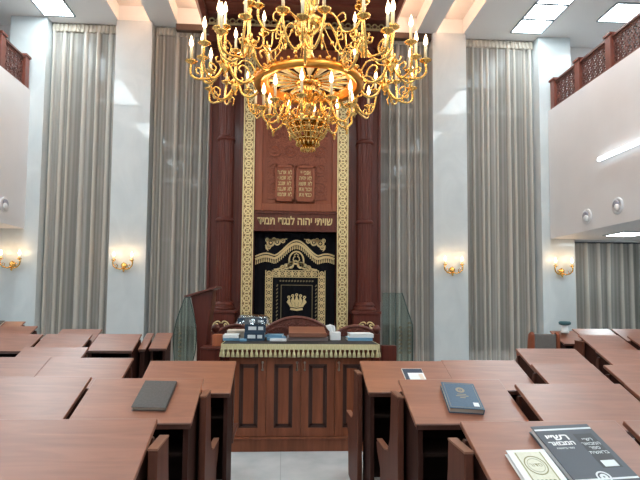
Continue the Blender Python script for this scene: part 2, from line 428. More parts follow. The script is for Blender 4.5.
# ------------------------------------------------------------------ curtains
def curtain(x0, x1, z0, z1, y, label, seed, pelmet=True, folds=.17):
    rd = random.Random(seed)
    r = thing('sheer_curtain', ((x0 + x1) / 2, y, z0), label, 'curtain', 'floor-length sheer curtains')
    w = (x1 - x0); nx = int(w / .008); nz = 14; H = z1 - z0
    vs = []; fs = []; ga = []; rw = [.16 + .16 * sin(x * .23 + seed) * sin(x * .071 + 2 * seed) + .10 * sin(x * .61) for x in range(nx + 1)]
    cuts = [0]; amp = []
    while cuts[-1] < w:
        if len(amp) % 2: cuts.append(cuts[-1] + folds * rd.uniform(.35, 1.25)); amp.append(rd.uniform(.004, .02))      # flat stretch, thin cloth
        else: cuts.append(cuts[-1] + folds * rd.uniform(.35, .85)); amp.append(rd.uniform(.05, .10))                 # gathered pleat
    for j in range(nz + 1):
        tz = j / nz
        for i in range(nx + 1):
            x = w * i / nx
            k = min(max(q_ for q_ in range(len(cuts)) if cuts[q_] <= x + 1e-9), len(amp) - 1)
            u = min(1, (x - cuts[k]) / (cuts[k + 1] - cuts[k]))
            d = -amp[k] * sin(PI * u) * (1.1 - .25 * tz) + .010 * sin(7 * x + seed + tz * 1.5)
            lean = (.02 * sin(3 * x + seed) + .012 * sin(9 * x + 2 * seed)) * (1 - tz)
            vs.append((-w / 2 + x + lean, .03 + d, H * tz))
            ga.append(min(1, 1.25 * sin(PI * u)) if k % 2 == 0 else rw[i])
    for j in range(nz):
        for i in range(nx):
            a = j * (nx + 1) + i; fs.append((a, a + 1, a + nx + 2, a + nx + 1))
    c = MB(); c.add(vs, fs, 0, True); dr = c.build('drape', 'curtain', r)
    dr.data.attributes.new('gather', 'FLOAT', 'POINT').data.foreach_set('value', ga)
    if pelmet:
        p = MB(); p.box(-w / 2, w / 2, -.02, .10, H, H + .17)
        n = int(w / .09)
        for i in range(n): p.tube([(-w / 2 + (i + .5) * w / n, -.02, H), (-w / 2 + (i + .5) * w / n, -.02, H + .17)], .03, 6)
        p.build('pelmet', 'pelmet', r)
YC = 10.68
curtain(-5.19, -3.75, .02, 7.36, YC, 'grey sheer curtain in the leftmost tall window, between the two left marble pillars', 3)
curtain(-2.93, -1.62, .02, 7.36, YC, 'grey sheer curtain between the left marble pillar and the left side of the ark', 8)
curtain(2.10, 3.32, .02, 7.36, YC, 'grey sheer curtain between the right side of the ark and the right marble pillar', 12)
curtain(4.13, 5.79, .02, 7.36, YC, 'grey sheer curtain in the rightmost tall window, beside the right gallery', 21, folds=.14)
curtain(6.60, 8.95, .02, 2.80, YC - .04, 'short dark grey curtain hanging under the right gallery', 33, pelmet=False)

# ------------------------------------------------------------------ ark
AX = .24; AY = 10.0
ark = thing('torah_ark', (AX, AY, 0), 'tall dark mahogany ark cabinet with fluted columns and gold strips', 'ark')
def A(mb, name, mats, parent=None, bevel=0): return mb.build(name, mats, parent or ark, bevel=bevel)
# local x = world x - .24, local y = world y - 10
q = MB()
q.box(-1.83, -1.08, .10, .52, 0, 7.2); q.box(1.08, 1.83, .10, .52, 0, 7.2)            # side bays
q.box(-1.08, -.86, .02, .70, 0, 6.9); q.box(1.08 - .16, 1.08, .02, .70, 0, 6.9)
q.box(-1.08, 1.08, .30, .70, 0, 7.2)
for s_ in (-1, 1):
    q.box(s_ * 1.80 - .03, s_ * 1.80 + .03, .06, .12, 1.4, 6.8); q.box(s_ * 1.14 - .03, s_ * 1.14 + .03, .0, .12, 1.4, 6.8)
q.box(-1.86, 1.86, -.10, .50, 6.95, 7.21); q.box(-1.9, 1.9, -.16, .50, 6.82, 6.95)
A(q, 'body', 'ark', bevel=.01)
for s_ in (-1, 1):
    x = s_ * 1.475 - (.0 if s_ > 0 else -.005)
    c = MB()
    c.lathe([(.165, 1.40), (.165, 6.72)], 40, c=(x, .05, 0), flute=.06, smooth=False)
    c.lathe([(.165, 6.72), (.2, 6.78), (.22, 6.82)], 24, c=(x, .05, 0))
    co = A(c, 'column', 'ark')
    for z in (3.08, 4.80, 6.3):
        rr = MB(); rr.lathe([(.165, z - .045), (.192, z - .03), (.192, z + .01), (.178, z + .03), (.165, z + .045)], 28, c=(x, .05, 0)); A(rr, 'collar', 'ark', co)
    bs = MB()
    bs.box(x - .26, x + .26, -.22, .12, 0, 1.16)
    bs.box(x - .30, x + .30, -.26, .12, 1.16, 1.22)
    bs.lathe([(.25, 1.22), (.25, 1.26), (.20, 1.30), (.22, 1.34), (.17, 1.40)], 28, c=(x, .05, 0))
    po = A(bs, 'pedestal', 'ark', bevel=.008)
    g = MB()
    for k in (-1, 1):
        pts = []
        for i in range(22):
            a = i * .42; rr = .085 - .0034 * i
            pts.append((x + k * (.10 + rr * cos(a + PI)), -.235, .92 + rr * sin(a + .4)))
        g.tube(pts, .014, 6)
        g.tube([(x + k * .015, -.235, .80), (x + k * .09, -.24, .84), (x + k * .20, -.235, .80), (x + k * .22, -.235, .87)], .012, 6)
    A(g, 'gold_scroll', 'gold_leafwork', po)
# gold filigree strips
for s_, xc in ((-1, -.985), (1, 1.0)):
    q = MB(); W = .21
    q.box(xc - W / 2, xc + W / 2, -.02, .02, .75, 6.8, 1)
    for k in (-1, 1): q.box(xc + k * W / 2 - .012, xc + k * W / 2 + .012, -.035, .02, .75, 6.8, 0)
    n = 30; h = (6.8 - .75) / n
    for i in range(n):
        z = .75 + (i + .5) * h
        q.ring(xc, z, .088, .062, -.034, -.02, 16)
        q.ring(xc, z + h / 2, .05, .028, -.032, -.02, 12)
        q.ring(xc, z, .03, .010, -.034, -.02, 8)
        for a in range(4):
            an = a * PI / 2 + PI / 4
            q.band([(xc + cos(an) * .02, z + sin(an) * .02), (xc + cos(an) * .06, z + sin(an) * .06), (xc + cos(an) * .11, z + sin(an) * .11)], [.01, .03, .012], -.03, -.02)
    o = A(q, 'gold_strip', ['gold_leafwork', 'gold_back']); o['label'] = 'gold filigree strip'
# upper panel
q = MB()
q.box(-.86, .92, .10, .30, 3.28, 6.82)
for x0, x1 in ((-.86, -.70), (.78, .92)): q.box(x0, x1, .03, .10, 3.30, 6.82)
q.box(-.70, .78, .04, .10, 3.30, 3.46); q.box(-.70, .78, .04, .10, 6.1, 6.82)
pan = A(q, 'upper_panel', 'ark_panel', bevel=.008)
q = MB(); q.box(-.60, .68, .07, .098, 3.56, 6.0)
for i in range(4):
    for j in range(6):
        cx, cz = -.44 + i * .32, 3.8 + j * .4
        q.ring(cx, cz, .14, .11, .05, .07, 18); q.ring(cx, cz, .07, .035, .052, .07, 12)
A(q, 'carved_field', 'carved', pan)
for k, x0 in ((0, -.43), (1, .01)):
    q = MB(); x1 = x0 + .40
    q.box(x0, x1, .02, .06, 3.50, 4.27)
    for a in ((x0, x0 + .05), (x1 - .05, x1)): q.box(a[0], a[1], -.01, .02, 3.50, 4.27)
    q.box(x0, x1, -.01, .02, 3.50, 3.555); q.box(x0, x1, -.01, .02, 4.215, 4.27)
    t_ = A(q, 'tablet', 'ark_panel', pan, bevel=.006)
    rows = [['לא תרצח', 'לא תנאף', 'לא תגנב', 'לא תענה', 'לא תחמד'], ['אנכי יי', 'לא יהיה', 'לא תשא', 'זכור את', 'כבד את']]
    lines = rows[0] if k == 0 else rows[1]
    txt = '\n'.join(heb(s) for s in lines)
    text_mesh('lettering', txt, .118, 'gold_thread', pan, Matrix.Translation(((x0 + x1) / 2, .017, 3.885)) @ FACE, .003, wide=.72, bold=.003)
q = MB(); q.box(-.86, .88, -.02, .2, 2.86, 3.28); q.box(-.86, .88, -.045, .2, 3.23, 3.28); q.box(-.86, .88, -.04, .2, 2.86, 2.90)
bd = A(q, 'inscription_board', 'ark', bevel=.006)
text_mesh('lettering', heb('שויתי יהוה לנגדי תמיד'), .225, 'gold_thread', bd, Matrix.Translation((.0, -.022, 3.075)) @ FACE, .004, wide=.79, bold=.006)
# crest along the top
q = MB()
for i in range(26):
    x = -1.80 + i * .144
    q.ring(x, 7.29, .062, .040, -.13, -.11, 12); q.ring(x + .072, 7.265, .04, .02, -.13, -.11, 10)
q.box(-1.88, 1.88, -.13, -.11, 7.205, 7.235)
A(q, 'gold_crest', 'gold_leafwork')

# parochet
PX = .25
pr = thing('ark_curtain', (PX, AY, 0), 'black velvet ark curtain embroidered in gold with a crown', 'ark curtain')
q = MB(); n = 90; vs = []; fs = []
for j in range(8):
    for i in range(n + 1):
        x = -.855 + 1.71 * i / n; vs.append((x, .20 + .006 * sin(i * .9), .55 + (2.855 - .55) * j / 7))
for j in range(7):
    for i in range(n):
        a = j * (n + 1) + i; fs.append((a, a + 1, a + n + 2, a + n + 1))
q.add(vs, fs, 0, True); q.build('velvet', 'velvet', pr)
def G(mb, name, mats='gold_thread'): return mb.build(name, mats, pr)
Y0, Y1 = .178, .192
# embroidered frame of scrolling vine
def vine(q, x0, z0, x1, z1, w):
    Ln = math.hypot(x1 - x0, z1 - z0); n = max(1, round(Ln / (w * .95)))
    dx, dz = (x1 - x0) / Ln, (z1 - z0) / Ln
    e = []
    for sd in (-1, 1):
        ox, oz = -dz * sd * w * .46, dx * sd * w * .46
        q.band([(x0 + ox, z0 + oz), (x1 + ox, z1 + oz)], .018, Y0, Y1)
    for i in range(n):
        c = (i + .5) / n; cx, cz = x0 + (x1 - x0) * c, z0 + (z1 - z0) * c
        q.ring(cx, cz, w * .36, w * .21, Y0, Y1, 14)
        q.ring(cx, cz, w * .12, 0.001, Y0, Y1, 8)
        c = i / n; cx, cz = x0 + (x1 - x0) * c, z0 + (z1 - z0) * c
        q.band([(cx - dz * w * .40, cz + dx * w * .40), (cx, cz), (cx + dz * w * .40, cz - dx * w * .40)], [.03, .06, .03], Y0, Y1)
q = MB()
vine(q, -.545, .56, -.545, 2.06, .15); vine(q, .575, .56, .575, 2.06, .15); vine(q, -.47, 1.985, .50, 1.985, .15)
for s_ in (-1, 1):                                                 # stepped crest over the frame
    pts = [(.015 + s_ * (.46 - .46 * t_), 2.07 + .20 * t_ ** 1.6) for t_ in [i / 10 for i in range(11)]]
    q.band(pts, .035, Y0, Y1)
    for i in range(1, 4): q.ring(.015 + s_ * (.36 - i * .085), 2.085 + i * .028, .05 + .008 * i, .03, Y0, Y1, 12)
G(q, 'embroidered_frame')
q = MB()                                                          # arch with emblem at the top
pts = [(.03 + .155 * cos(a), 2.26 + .20 * sin(a)) for a in [PI * i / 18 for i in range(19)]]
q.band([(.185, 2.20)] + pts + [(-.125, 2.20)], .032, Y0, Y1)
q.band([(-.125, 2.20), (.185, 2.20)], .03, Y0, Y1)
for k in (-1, 1):
    q.band([(.03 + k * .03, 2.25), (.03 + k * .07, 2.28), (.03 + k * .055, 2.34), (.03 + k * .02, 2.36)], .022, Y0, Y1)
q.band([(-.02, 2.38), (.03, 2.42), (.08, 2.38)], .02, Y0, Y1)
G(q, 'arched_emblem')
q = MB()                                                          # inner rectangles
def rect(x0, x1, z0, z1, w):
    q.band([(x0, z0), (x0, z1)], w, Y0, Y1); q.band([(x1, z0), (x1, z1)], w, Y0, Y1); q.band([(x0 - w / 2, z1), (x1 + w / 2, z1)], w, Y0, Y1)
rect(-.285, .375, .56, 1.745, .014)
for i in range(12): q.band([(-.32 + i * .062, 1.825), (-.285 + i * .062, 1.84)], .03, Y0, Y1)
for x in (-.37, .455):
    for i in range(15): q.band([(x - .012, .62 + i * .078), (x + .012, .665 + i * .078)], .022, Y0, Y1)
G(q, 'inner_border', 'dull_thread')
q = MB()                                                          # crown
cx = .045
q.band([(cx - .13, 1.245), (cx, 1.225), (cx + .13, 1.245)], .045, Y0, Y1)
q.band([(cx - .145, 1.30), (cx, 1.28), (cx + .145, 1.30)], .025, Y0, Y1)
for k in (-2, -1, 0, 1, 2):
    x = cx + k * .075; h = (.16, .19, .21)[2 - abs(k)]
    q.band([(cx + k * .055, 1.30), (x + k * .012, 1.30 + h * .6), (x, 1.30 + h)], [.05, .075, .03], Y0, Y1)
    q.ring(x + k * .008, 1.33 + h, .033, .012, Y0, Y1, 10)
q.ring(cx, 1.41, .05, .028, Y0 - .003, Y0, 12)
G(q, 'crown')
q = MB()                                                          # scalloped valance with fringe
def vz(x):
    u = abs(x - .03) / .83
    return 2.30 + .33 * (.5 + .5 * cos(PI * min(1, u / .62))) + (.05 * sin(PI * (u - .55) / .45) if u > .55 else 0)
xs_ = [-.845 + 1.69 * i / 60 for i in range(61)]
q.band([(x, vz(x)) for x in xs_], .05, Y0 - .01, Y1); q.band([(x, vz(x) + .065) for x in xs_], .03, Y0 - .006, Y1)
for i in range(44):
    x = -.83 + i * 1.66 / 43; z = vz(x)
    q.band([(x, z - .02), (x, z - .05), (x, z - .115)], [.010, .016, .026], Y0 - .008, Y1 - .004)
G(q, 'fringed_valance')
for s_ in (-1, 1):                                                # corner sprays
    q = MB(); cx = .01 + s_ * .43
    for (dx, dz, r_) in ((.10, .0, .085), (-.04, .02, .075), (-.16, .045, .05), (.17, .06, .045), (.14, -.09, .05), (.03, .07, .045)):
        q.ring(cx + s_ * dx, 2.64 + dz, r_, r_ * .55, Y0, Y1, 14); q.ring(cx + s_ * dx, 2.64 + dz, r_ * .3, .002, Y0, Y1, 8)
    q.band([(cx + s_ * .21, 2.72), (cx + s_ * .05, 2.70), (cx - s_ * .10, 2.70), (cx - s_ * .25, 2.73)], [.015, .035, .03, .012], Y0, Y1)
    q.band([(cx + s_ * .2, 2.60), (cx + s_ * .19, 2.52), (cx + s_ * .15, 2.47)], [.03, .03, .01], Y0, Y1)
    G(q, 'corner_spray')

# ------------------------------------------------------------------ sconces
for x, lab in ((-5.70, 'gold two-candle wall sconce on the leftmost marble pillar under the left gallery'), (-3.39, 'gold two-candle wall sconce on the marble pillar left of the ark'),
               (3.74, 'gold two-candle wall sconce on the marble pillar right of the ark'), (6.235, 'gold two-candle wall sconce on the rightmost pillar beside the short curtain')):
    r = thing('wall_sconce', (x, YP, 2.13), lab, 'wall sconce', 'two-candle wall sconces'); r.scale = (1.25, 1.1, 1.1)
    q = MB(); q.lathe([(.0, 0), (.045, -.005), (.055, -.02), (.03, -.04), (.0, -.05)], 16, axis='y'); q.tube([(0, -.03, .06), (0, -.05, 0), (0, -.045, -.07), (0, -.03, -.11)], [.012, .03, .022, .006], 8)
    q.lathe([(0, -.13), (.018, -.115), (.012, -.10), (.022, -.085), (0, -.07)], 10, c=(0, -.05, 0)); q.build('back_plate', 'gold', r)
    for s_ in (-1, 1):
        a = MB()
        a.tube([(0, -.06, -.05), (s_ * .05, -.08, -.075), (s_ * .11, -.10, -.06), (s_ * .155, -.11, -.01), (s_ * .165, -.11, .05), (s_ * .15, -.11, .09)], [.014, .013, .012, .012, .012, .016], 8)
        a.tube([(s_ * .10, -.10, -.055), (s_ * .08, -.11, .0), (s_ * .11, -.115, .02), (s_ * .125, -.115, -.01)], .008, 6)
        a.lathe([(.012, .08), (.035, .095), (.04, .11), (.0, .112)], 12, c=(s_ * .15, -.11, 0)); ao = a.build('arm', 'gold', r)
        b_ = MB(); b_.lathe([(.017, .11), (.017, .17)], 10, c=(s_ * .15, -.11, 0)); b_.build('candle_sleeve', 'candle', ao)
        b_ = MB(); b_.lathe([(.008, .17), (.024, .195), (.022, .22), (.008, .255), (0, .27)], 10, c=(s_ * .15, -.11, 0)); b_.build('flame_bulb', 'sconce_flame', ao)
        l = bpy.data.lights.new('sconce_glow', 'POINT'); l.energy = 1.6; l.color = (1, .62, .32); l.shadow_soft_size = .05
        lo = bpy.data.objects.new('sconce_glow', l); C.objects.link(lo); lo.parent = ao; lo.location = (s_ * .15, -.17, .24)

# ------------------------------------------------------------------ chandelier
CX, CY = .26, 5.3
ch = thing('chandelier', (CX, CY, 3.12), 'huge gold many-armed candle chandelier hanging before the ark', 'chandelier')
Z = lambda z: z - 3.12
q = MB()
q.lathe([(0, Z(3.12)), (.03, Z(3.14)), (.04, Z(3.18)), (.02, Z(3.22)), (.05, Z(3.26)), (.07, Z(3.3))], 16)
q.lathe([(.035, Z(3.3)), (.03, Z(3.55)), (.07, Z(3.60)), (.085, Z(3.66)), (.05, Z(3.72)), (.04, Z(3.80)), (.06, Z(3.86)), (.11, Z(3.9)), (.06, Z(3.98)), (.045, Z(4.1)),
         (.06, Z(4.16)), (.045, Z(4.22)), (.04, Z(4.42)), (.13, Z(4.50)), (.17, Z(4.56)), (.13, Z(4.62)), (.06, Z(4.68)), (.10, Z(4.76)), (.12, Z(4.84)), (.07, Z(4.92)), (.05, Z(5.1)), (.09, Z(5.2)), (.05, Z(5.3)), (.02, Z(5.4))], 20)
q.build('stem', 'gold', ch)
TILT = .07
q = MB(); q.lathe([(.018, -2.03), (.018, 0)], 10); q.lathe([(.03, -.06), (.12, -.01), (.14, .0)], 20)
o = q.build('suspension_rod', 'gold', ch); o.rotation_euler = (-TILT, 0, 0); o.location = (0, 4.325 * sin(TILT), 4.325 * cos(TILT))
ch.rotation_euler = (TILT, 0, 0)                                    # hangs very slightly out of true
# ring band
q = MB()
q.lathe([(.535, Z(3.85)), (.60, Z(3.84)), (.615, Z(3.88)), (.60, Z(3.92)), (.575, Z(3.935)), (.55, Z(3.92)), (.53, Z(3.88)), (.535, Z(3.85))], 64)
for i in range(48):
    a = 2 * PI * i / 48; q.lathe([(0, -.02), (.014, -.012), (.017, 0), (.014, .012), (0, .02)], 6, c=(.605 * cos(a), .605 * sin(a), Z(3.935)))
q.lathe([(.44, Z(3.90)), (.54, Z(3.86)), (.54, Z(3.872)), (.44, Z(3.912)), (.44, Z(3.90))], 64, mi=1)
o = q.build('ring', ['gold_ring', 'amber'], ch); o['label'] = 'amber gold ring'
q = MB()                                                           # radial leaves of the disc
for i in range(16):
    a = 2 * PI * i / 16; ca, sa = cos(a), sin(a)
    rr = [.13, .20, .30, .40, .47]; ww = [.25, .5, .85, 1., .5]; w = .046
    vs = []
    for r_, w_ in zip(rr, ww):
        for s_ in (-1, 0, 1): vs.append((r_ * ca - s_ * w * w_ * sa, r_ * sa + s_ * w * w_ * ca, Z(3.915) + .03 * abs(s_) - .02))
    n_ = len(vs); vs2 = [(v[0], v[1], v[2] + .006) for v in vs]
    fs = []
    for j in range(4):
        for k in range(2): fs.append((3 * j + k, 3 * j + k + 1, 3 * j + k + 4, 3 * j + k + 3))
    fs += [tuple(x + n_ for x in f[::-1]) for f in fs]
    q.add(vs + vs2, fs, 0)
    a2 = a + PI / 16
    q.tube([(.12 * cos(a2), .12 * sin(a2), Z(3.90)), (.30 * cos(a2), .30 * sin(a2), Z(3.89)), (.46 * cos(a2), .46 * sin(a2), Z(3.895))], [.006, .010, .008], 6, mi=1)
q.lathe([(.04, Z(3.86)), (.10, Z(3.85)), (.15, Z(3.88)), (.14, Z(3.92)), (.04, Z(3.93))], 24, mi=1)
q.lathe([(.12, Z(3.936)), (.54, Z(3.925)), (.54, Z(3.932)), (.12, Z(3.943)), (.12, Z(3.936))], 48, mi=2)
o = q.build('spoke_disc', ['ivory', 'gold', 'dark_wood'], ch); o['label'] = 'disc of ivory and gold leaves'
# basket below
q = MB()
q.lathe([(.215, Z(3.47)), (.225, Z(3.44)), (.215, Z(3.41)), (.205, Z(3.44)), (.215, Z(3.47))], 40)
for i in range(16):
    a = 2 * PI * i / 16; ca, sa = cos(a), sin(a)
    def R(r_, z, da=0): return (r_ * cos(a + da), r_ * sin(a + da), Z(z))
    q.tube([R(.215, 3.44), R(.22, 3.38), R(.19, 3.31, .1), R(.13, 3.25, .2), R(.06, 3.21, .25)], .010, 6)
    q.tube([R(.215, 3.44), R(.22, 3.38), R(.19, 3.31, -.1), R(.13, 3.25, -.2), R(.06, 3.21, -.25)], .008, 5)
    q.tube([R(.22, 3.45), R(.26, 3.50), R(.25, 3.54), R(.225, 3.53)], [.014, .012, .010, .006], 6)
    q.lathe([(0, -.02), (.016, -.01), (.018, .004), (0, .02)], 6, c=R(.235, 3.40))
    q.tube([R(.06, 3.30), R(.12, 3.235), R(.13, 3.20), R(.10, 3.19)], [.012, .012, .010, .006], 6)
    q.tube([R(.03, 3.20), R(.075, 3.165), R(.08, 3.14), R(.06, 3.135)], [.010, .010, .008, .005], 5)
for z, r_ in ((3.36, .216), (3.31, .192), (3.26, .145)): q.tube([(r_ * cos(2 * PI * i / 32), r_ * sin(2 * PI * i / 32), Z(z)) for i in range(32)], .008, 5, closed=True)
q.lathe([(.03, Z(3.47)), (.13, Z(3.475)), (.2, Z(3.455))], 24)
q.build('basket', 'gold', ch)

def scroll(P0, P1, P2, up):  # helper: three-point smooth path in the r-z half plane
    pass
def rz_tube(q, pts, r, n=6, da=None):
    out = []
    for i, p in enumerate(pts):
        a = 0 if da is None else da[i]
        out.append((p[0] * cos(a), p[0] * sin(a), Z(p[1])))
    q.tube(out, r, n)
def smooth_path(pts, k=4):
    out = []
    n = len(pts)
    for i in range(n - 1):
        p0, p1, p2, p3 = pts[max(i - 1, 0)], pts[i], pts[i + 1], pts[min(i + 2, n - 1)]
        for j in range(k):
            t_ = j / k
            out.append(tuple(.5 * ((2 * p1[c]) + (-p0[c] + p2[c]) * t_ + (2 * p0[c] - 5 * p1[c] + 4 * p2[c] - p3[c]) * t_ ** 2 + (-p0[c] + 3 * p1[c] - 3 * p2[c] + p3[c]) * t_ ** 3) for c in range(len(p1))))
    out.append(pts[-1]); return out
def cup(q, r_, z, a=0):
    q.lathe([(.012, -.03), (.02, -.02), (.055, -.004), (.066, .008), (.05, .012), (.02, .014), (.02, .03), (0, .03)], 12, c=(r_ * cos(a), r_ * sin(a), Z(z)))
sleeve = MB(); sleeve.lathe([(.015, .02), (.015, .15), (.010, .155), (0, .155)], 10); sleeve_me = sleeve.mesh('candle_sleeve', 'candle')
fl = MB(); fl.lathe([(.008, .155), (.020, .178), (.022, .198), (.015, .232), (.006, .262), (0, .28)], 10); flame_me = fl.mesh('flame_bulb', 'flame')

def arm_mesh_outer():
    q = MB()
    # main limb from the ring out to the cluster node
    P = smooth_path([(.60, 3.90), (.68, 3.83), (.76, 3.82), (.84, 3.88), (.88, 3.97), (.93, 3.99)], 4); rz_tube(q, P, .017, 8)
    P = smooth_path([(.66, 3.88), (.68, 3.96), (.74, 4.0), (.78, 3.96), (.75, 3.92)], 4); rz_tube(q, P, .011, 6)
    P = smooth_path([(.60, 3.94), (.66, 4.04), (.74, 4.05), (.79, 4.0), (.86, 3.98)], 4); rz_tube(q, P, .010, 6)
    q.lathe([(0, -.14), (.02, -.12), (.012, -.10), (.035, -.07), (.055, -.03), (.04, 0), (.06, .03), (.03, .06), (.016, .10), (.016, .30), (.03, .33), (.012, .36)], 12, c=(.93, 0, Z(3.99)))
    cup(q, .93, 4.38)
    for i in range(6):
        a = 2 * PI * i / 6
        q.tube([(.93 + .03 * cos(a), .03 * sin(a), Z(3.99)), (.93 + .09 * cos(a), .09 * sin(a), Z(4.01)), (.93 + .10 * cos(a), .10 * sin(a), Z(4.05)), (.93 + .075 * cos(a), .075 * sin(a), Z(4.06))], [.012, .011, .009, .005], 5)
    for da, ro, zc in ((-.155, 1.17, 4.10), (.155, 1.17, 4.10), (0, 1.28, 3.97)):
        k = [0, .25, .55, .8, 1, 1]
        P = [(.95, 3.96), (1.02, 3.84), (ro - .08, 3.80), (ro - .005, 3.86 if zc > 4 else 3.83), (ro + .01, zc - .08), (ro, zc - .02)]
        Q = smooth_path([(p[0] * cos(da * w_), p[0] * sin(da * w_), Z(p[1])) for p, w_ in zip(P, k)], 4); q.tube(Q, .013, 7)
        P = [(ro - .10, 3.80), (ro - .12, 3.88), (ro - .06, 3.92), (ro - .05, 3.87), (ro - .08, 3.85)]
        Q = smooth_path([(p[0] * cos(da), p[0] * sin(da), Z(p[1])) for p in P], 3); q.tube(Q, .009, 6)
        cup(q, ro, zc, da)
    return q
am = arm_mesh_outer().mesh('arm', 'gold')
NA = 10
for i in range(NA):
    a = 2 * PI * (i + .35) / NA
    ao = link('arm', am, ch, rz=a)
    for da, ro, zc in ((0, .93, 4.38), (-.155, 1.17, 4.10), (.155, 1.17, 4.10), (0, 1.28, 3.97)):
        p = (ro * cos(da), ro * sin(da), Z(zc))
        link('candle_sleeve', sleeve_me, ao, p); link('flame_bulb', flame_me, ao, p)
def tier(n, r_, pts, zc, off, base, extra=None):
    q = MB(); P = smooth_path(pts, 5); rz_tube(q, P, .014, 7); cup(q, r_, zc)
    for e in (extra or []): rz_tube(q, smooth_path(e, 4), .010, 6)
    q.lathe([(0, -.09), (.016, -.07), (.01, -.05), (.024, -.03), (.01, 0)], 8, c=(r_ - .05, 0, Z(min(p[1] for p in pts)) + .01))
    me = q.mesh('arm', 'gold')
    for i in range(n):
        ao = link('arm', me, ch, rz=2 * PI * (i + off) / n)
        link('candle_sleeve', sleeve_me, ao, (r_, 0, Z(zc))); link('flame_bulb', flame_me, ao, (r_, 0, Z(zc)))
tier(10, .50, [(.05, 3.64), (.16, 3.74), (.26, 3.66), (.33, 3.48), (.43, 3.42), (.50, 3.48), (.50, 3.56)], 3.58, .2, None,
     [[(.26, 3.66), (.34, 3.70), (.36, 3.64), (.31, 3.62)], [(.33, 3.48), (.27, 3.46), (.28, 3.53), (.32, 3.55)]])
tier(6, .62, [(.12, 4.52), (.24, 4.62), (.34, 4.54), (.42, 4.38), (.54, 4.36), (.62, 4.46), (.62, 4.56)], 4.58, .45, None,
     [[(.34, 4.54), (.42, 4.58), (.45, 4.50), (.40, 4.48)], [(.42, 4.38), (.36, 4.33), (.36, 4.42), (.40, 4.45)], [(.45, 4.36), (.46, 4.22), (.50, 4.18), (.52, 4.24)]])
# hanging leaf chains between stem and ring
for i in range(5):
    a = 2 * PI * (i + .5) / 5
    q = MB()
    P = smooth_path([(.16, 4.54), (.26, 4.34), (.36, 4.18), (.48, 4.06), (.57, 3.985)], 5)
    rz_tube(q, P, .006, 6)
    for j in range(2, len(P), 5):
        q.lathe([(0, -.03), (.02, -.012), (.022, .004), (0, .028)], 6, c=(P[j][0], 0, Z(P[j][1])))
    o = q.build('brace', 'gold', ch); o.rotation_euler = (0, 0, a)
for i in range(6):
    a = 2 * PI * (i + .3) / 6
    l = bpy.data.lights.new('chandelier_glow', 'POINT'); l.energy = 4.5; l.color = (1, .70, .42); l.shadow_soft_size = .12
    lo = bpy.data.objects.new('chandelier_glow', l); C.objects.link(lo); lo.parent = ch; lo.location = (1.05 * cos(a), 1.05 * sin(a), Z(4.42))
for i in range(5):
    a = 2 * PI * (i + .5) / 5
    l = bpy.data.lights.new('chandelier_glow', 'POINT'); l.energy = .9; l.color = (1, .70, .42); l.shadow_soft_size = .05
    lo = bpy.data.objects.new('chandelier_glow', l); C.objects.link(lo); lo.parent = ch; lo.location = (.42 * cos(a), .42 * sin(a), Z(3.74))

# ------------------------------------------------------------------ reading table before the ark
BX = .185
bm_ = thing('reading_table', (BX, 4.77, 0), 'wide wooden cabinet table with panelled doors in front of the ark', 'table')
q = MB()
q.box(-.70, .70, .02, .80, .125, 1.02); q.box(-.73, .73, -.02, .82, 0, .122); q.box(-.735, .735, -.035, .82, .118, .140)
q.box(-.75, .75, -.03, .84, .985, 1.02); q.box(-.73, .73, .0, .82, .93, .985)
q.build('body', 'cabinet', bm_, bevel=.006)
for i, (x0, x1) in enumerate(((-.672, -.338), (-.333, -.001), (.004, .336), (.341, .672))):
    d = MB()
    d.box(x0, x1, 0, .018, .145, .90)
    for a, b2 in ((x0, x0 + .075), (x1 - .075, x1)): d.box(a, b2, -.014, 0, .145, .90)
    d.box(x0 + .075, x1 - .075, -.014, 0, .145, .225); d.box(x0 + .075, x1 - .075, -.014, 0, .84, .90)
    d.box(x0 + .115, x1 - .115, -.010, 0, .265, .80)
    # moulding around the sunken panel
    for a, b2, c_, e_ in ((x0 + .075, x0 + .090, .225, .84), (x1 - .090, x1 - .075, .225, .84), (x0 + .075, x1 - .075, .225, .240), (x0 + .075, x1 - .075, .825, .84)):
        d.box(a, b2, -.008, .001, c_, e_, 1)
    for a, b2, c_, e_ in ((x0 + .090, x0 + .115, .24, .825), (x1 - .115, x1 - .09, .24, .825), (x0 + .09, x1 - .09, .24, .265), (x0 + .09, x1 - .09, .80, .825)):
        d.box(a, b2, -.001, .001, c_, e_, 1)
    do = d.build('door', ['cabinet', 'cabinet_groove'], bm_, bevel=.003)
    hx = x1 - .035 if i in (0, 1) else x0 + .035
    h = MB(); h.tube(smooth_path([(hx, -.014, .785), (hx, -.034, .79), (hx, -.036, .82), (hx, -.034, .85), (hx, -.014, .855)], 3), .006, 6)
    for z in (.785, .855): h.lathe([(.012, 0), (.012, -.008), (.007, -.014), (0, -.014)], 10, c=(hx, -.014, z), axis='y')
    h.build('handle', 'bronze', do)
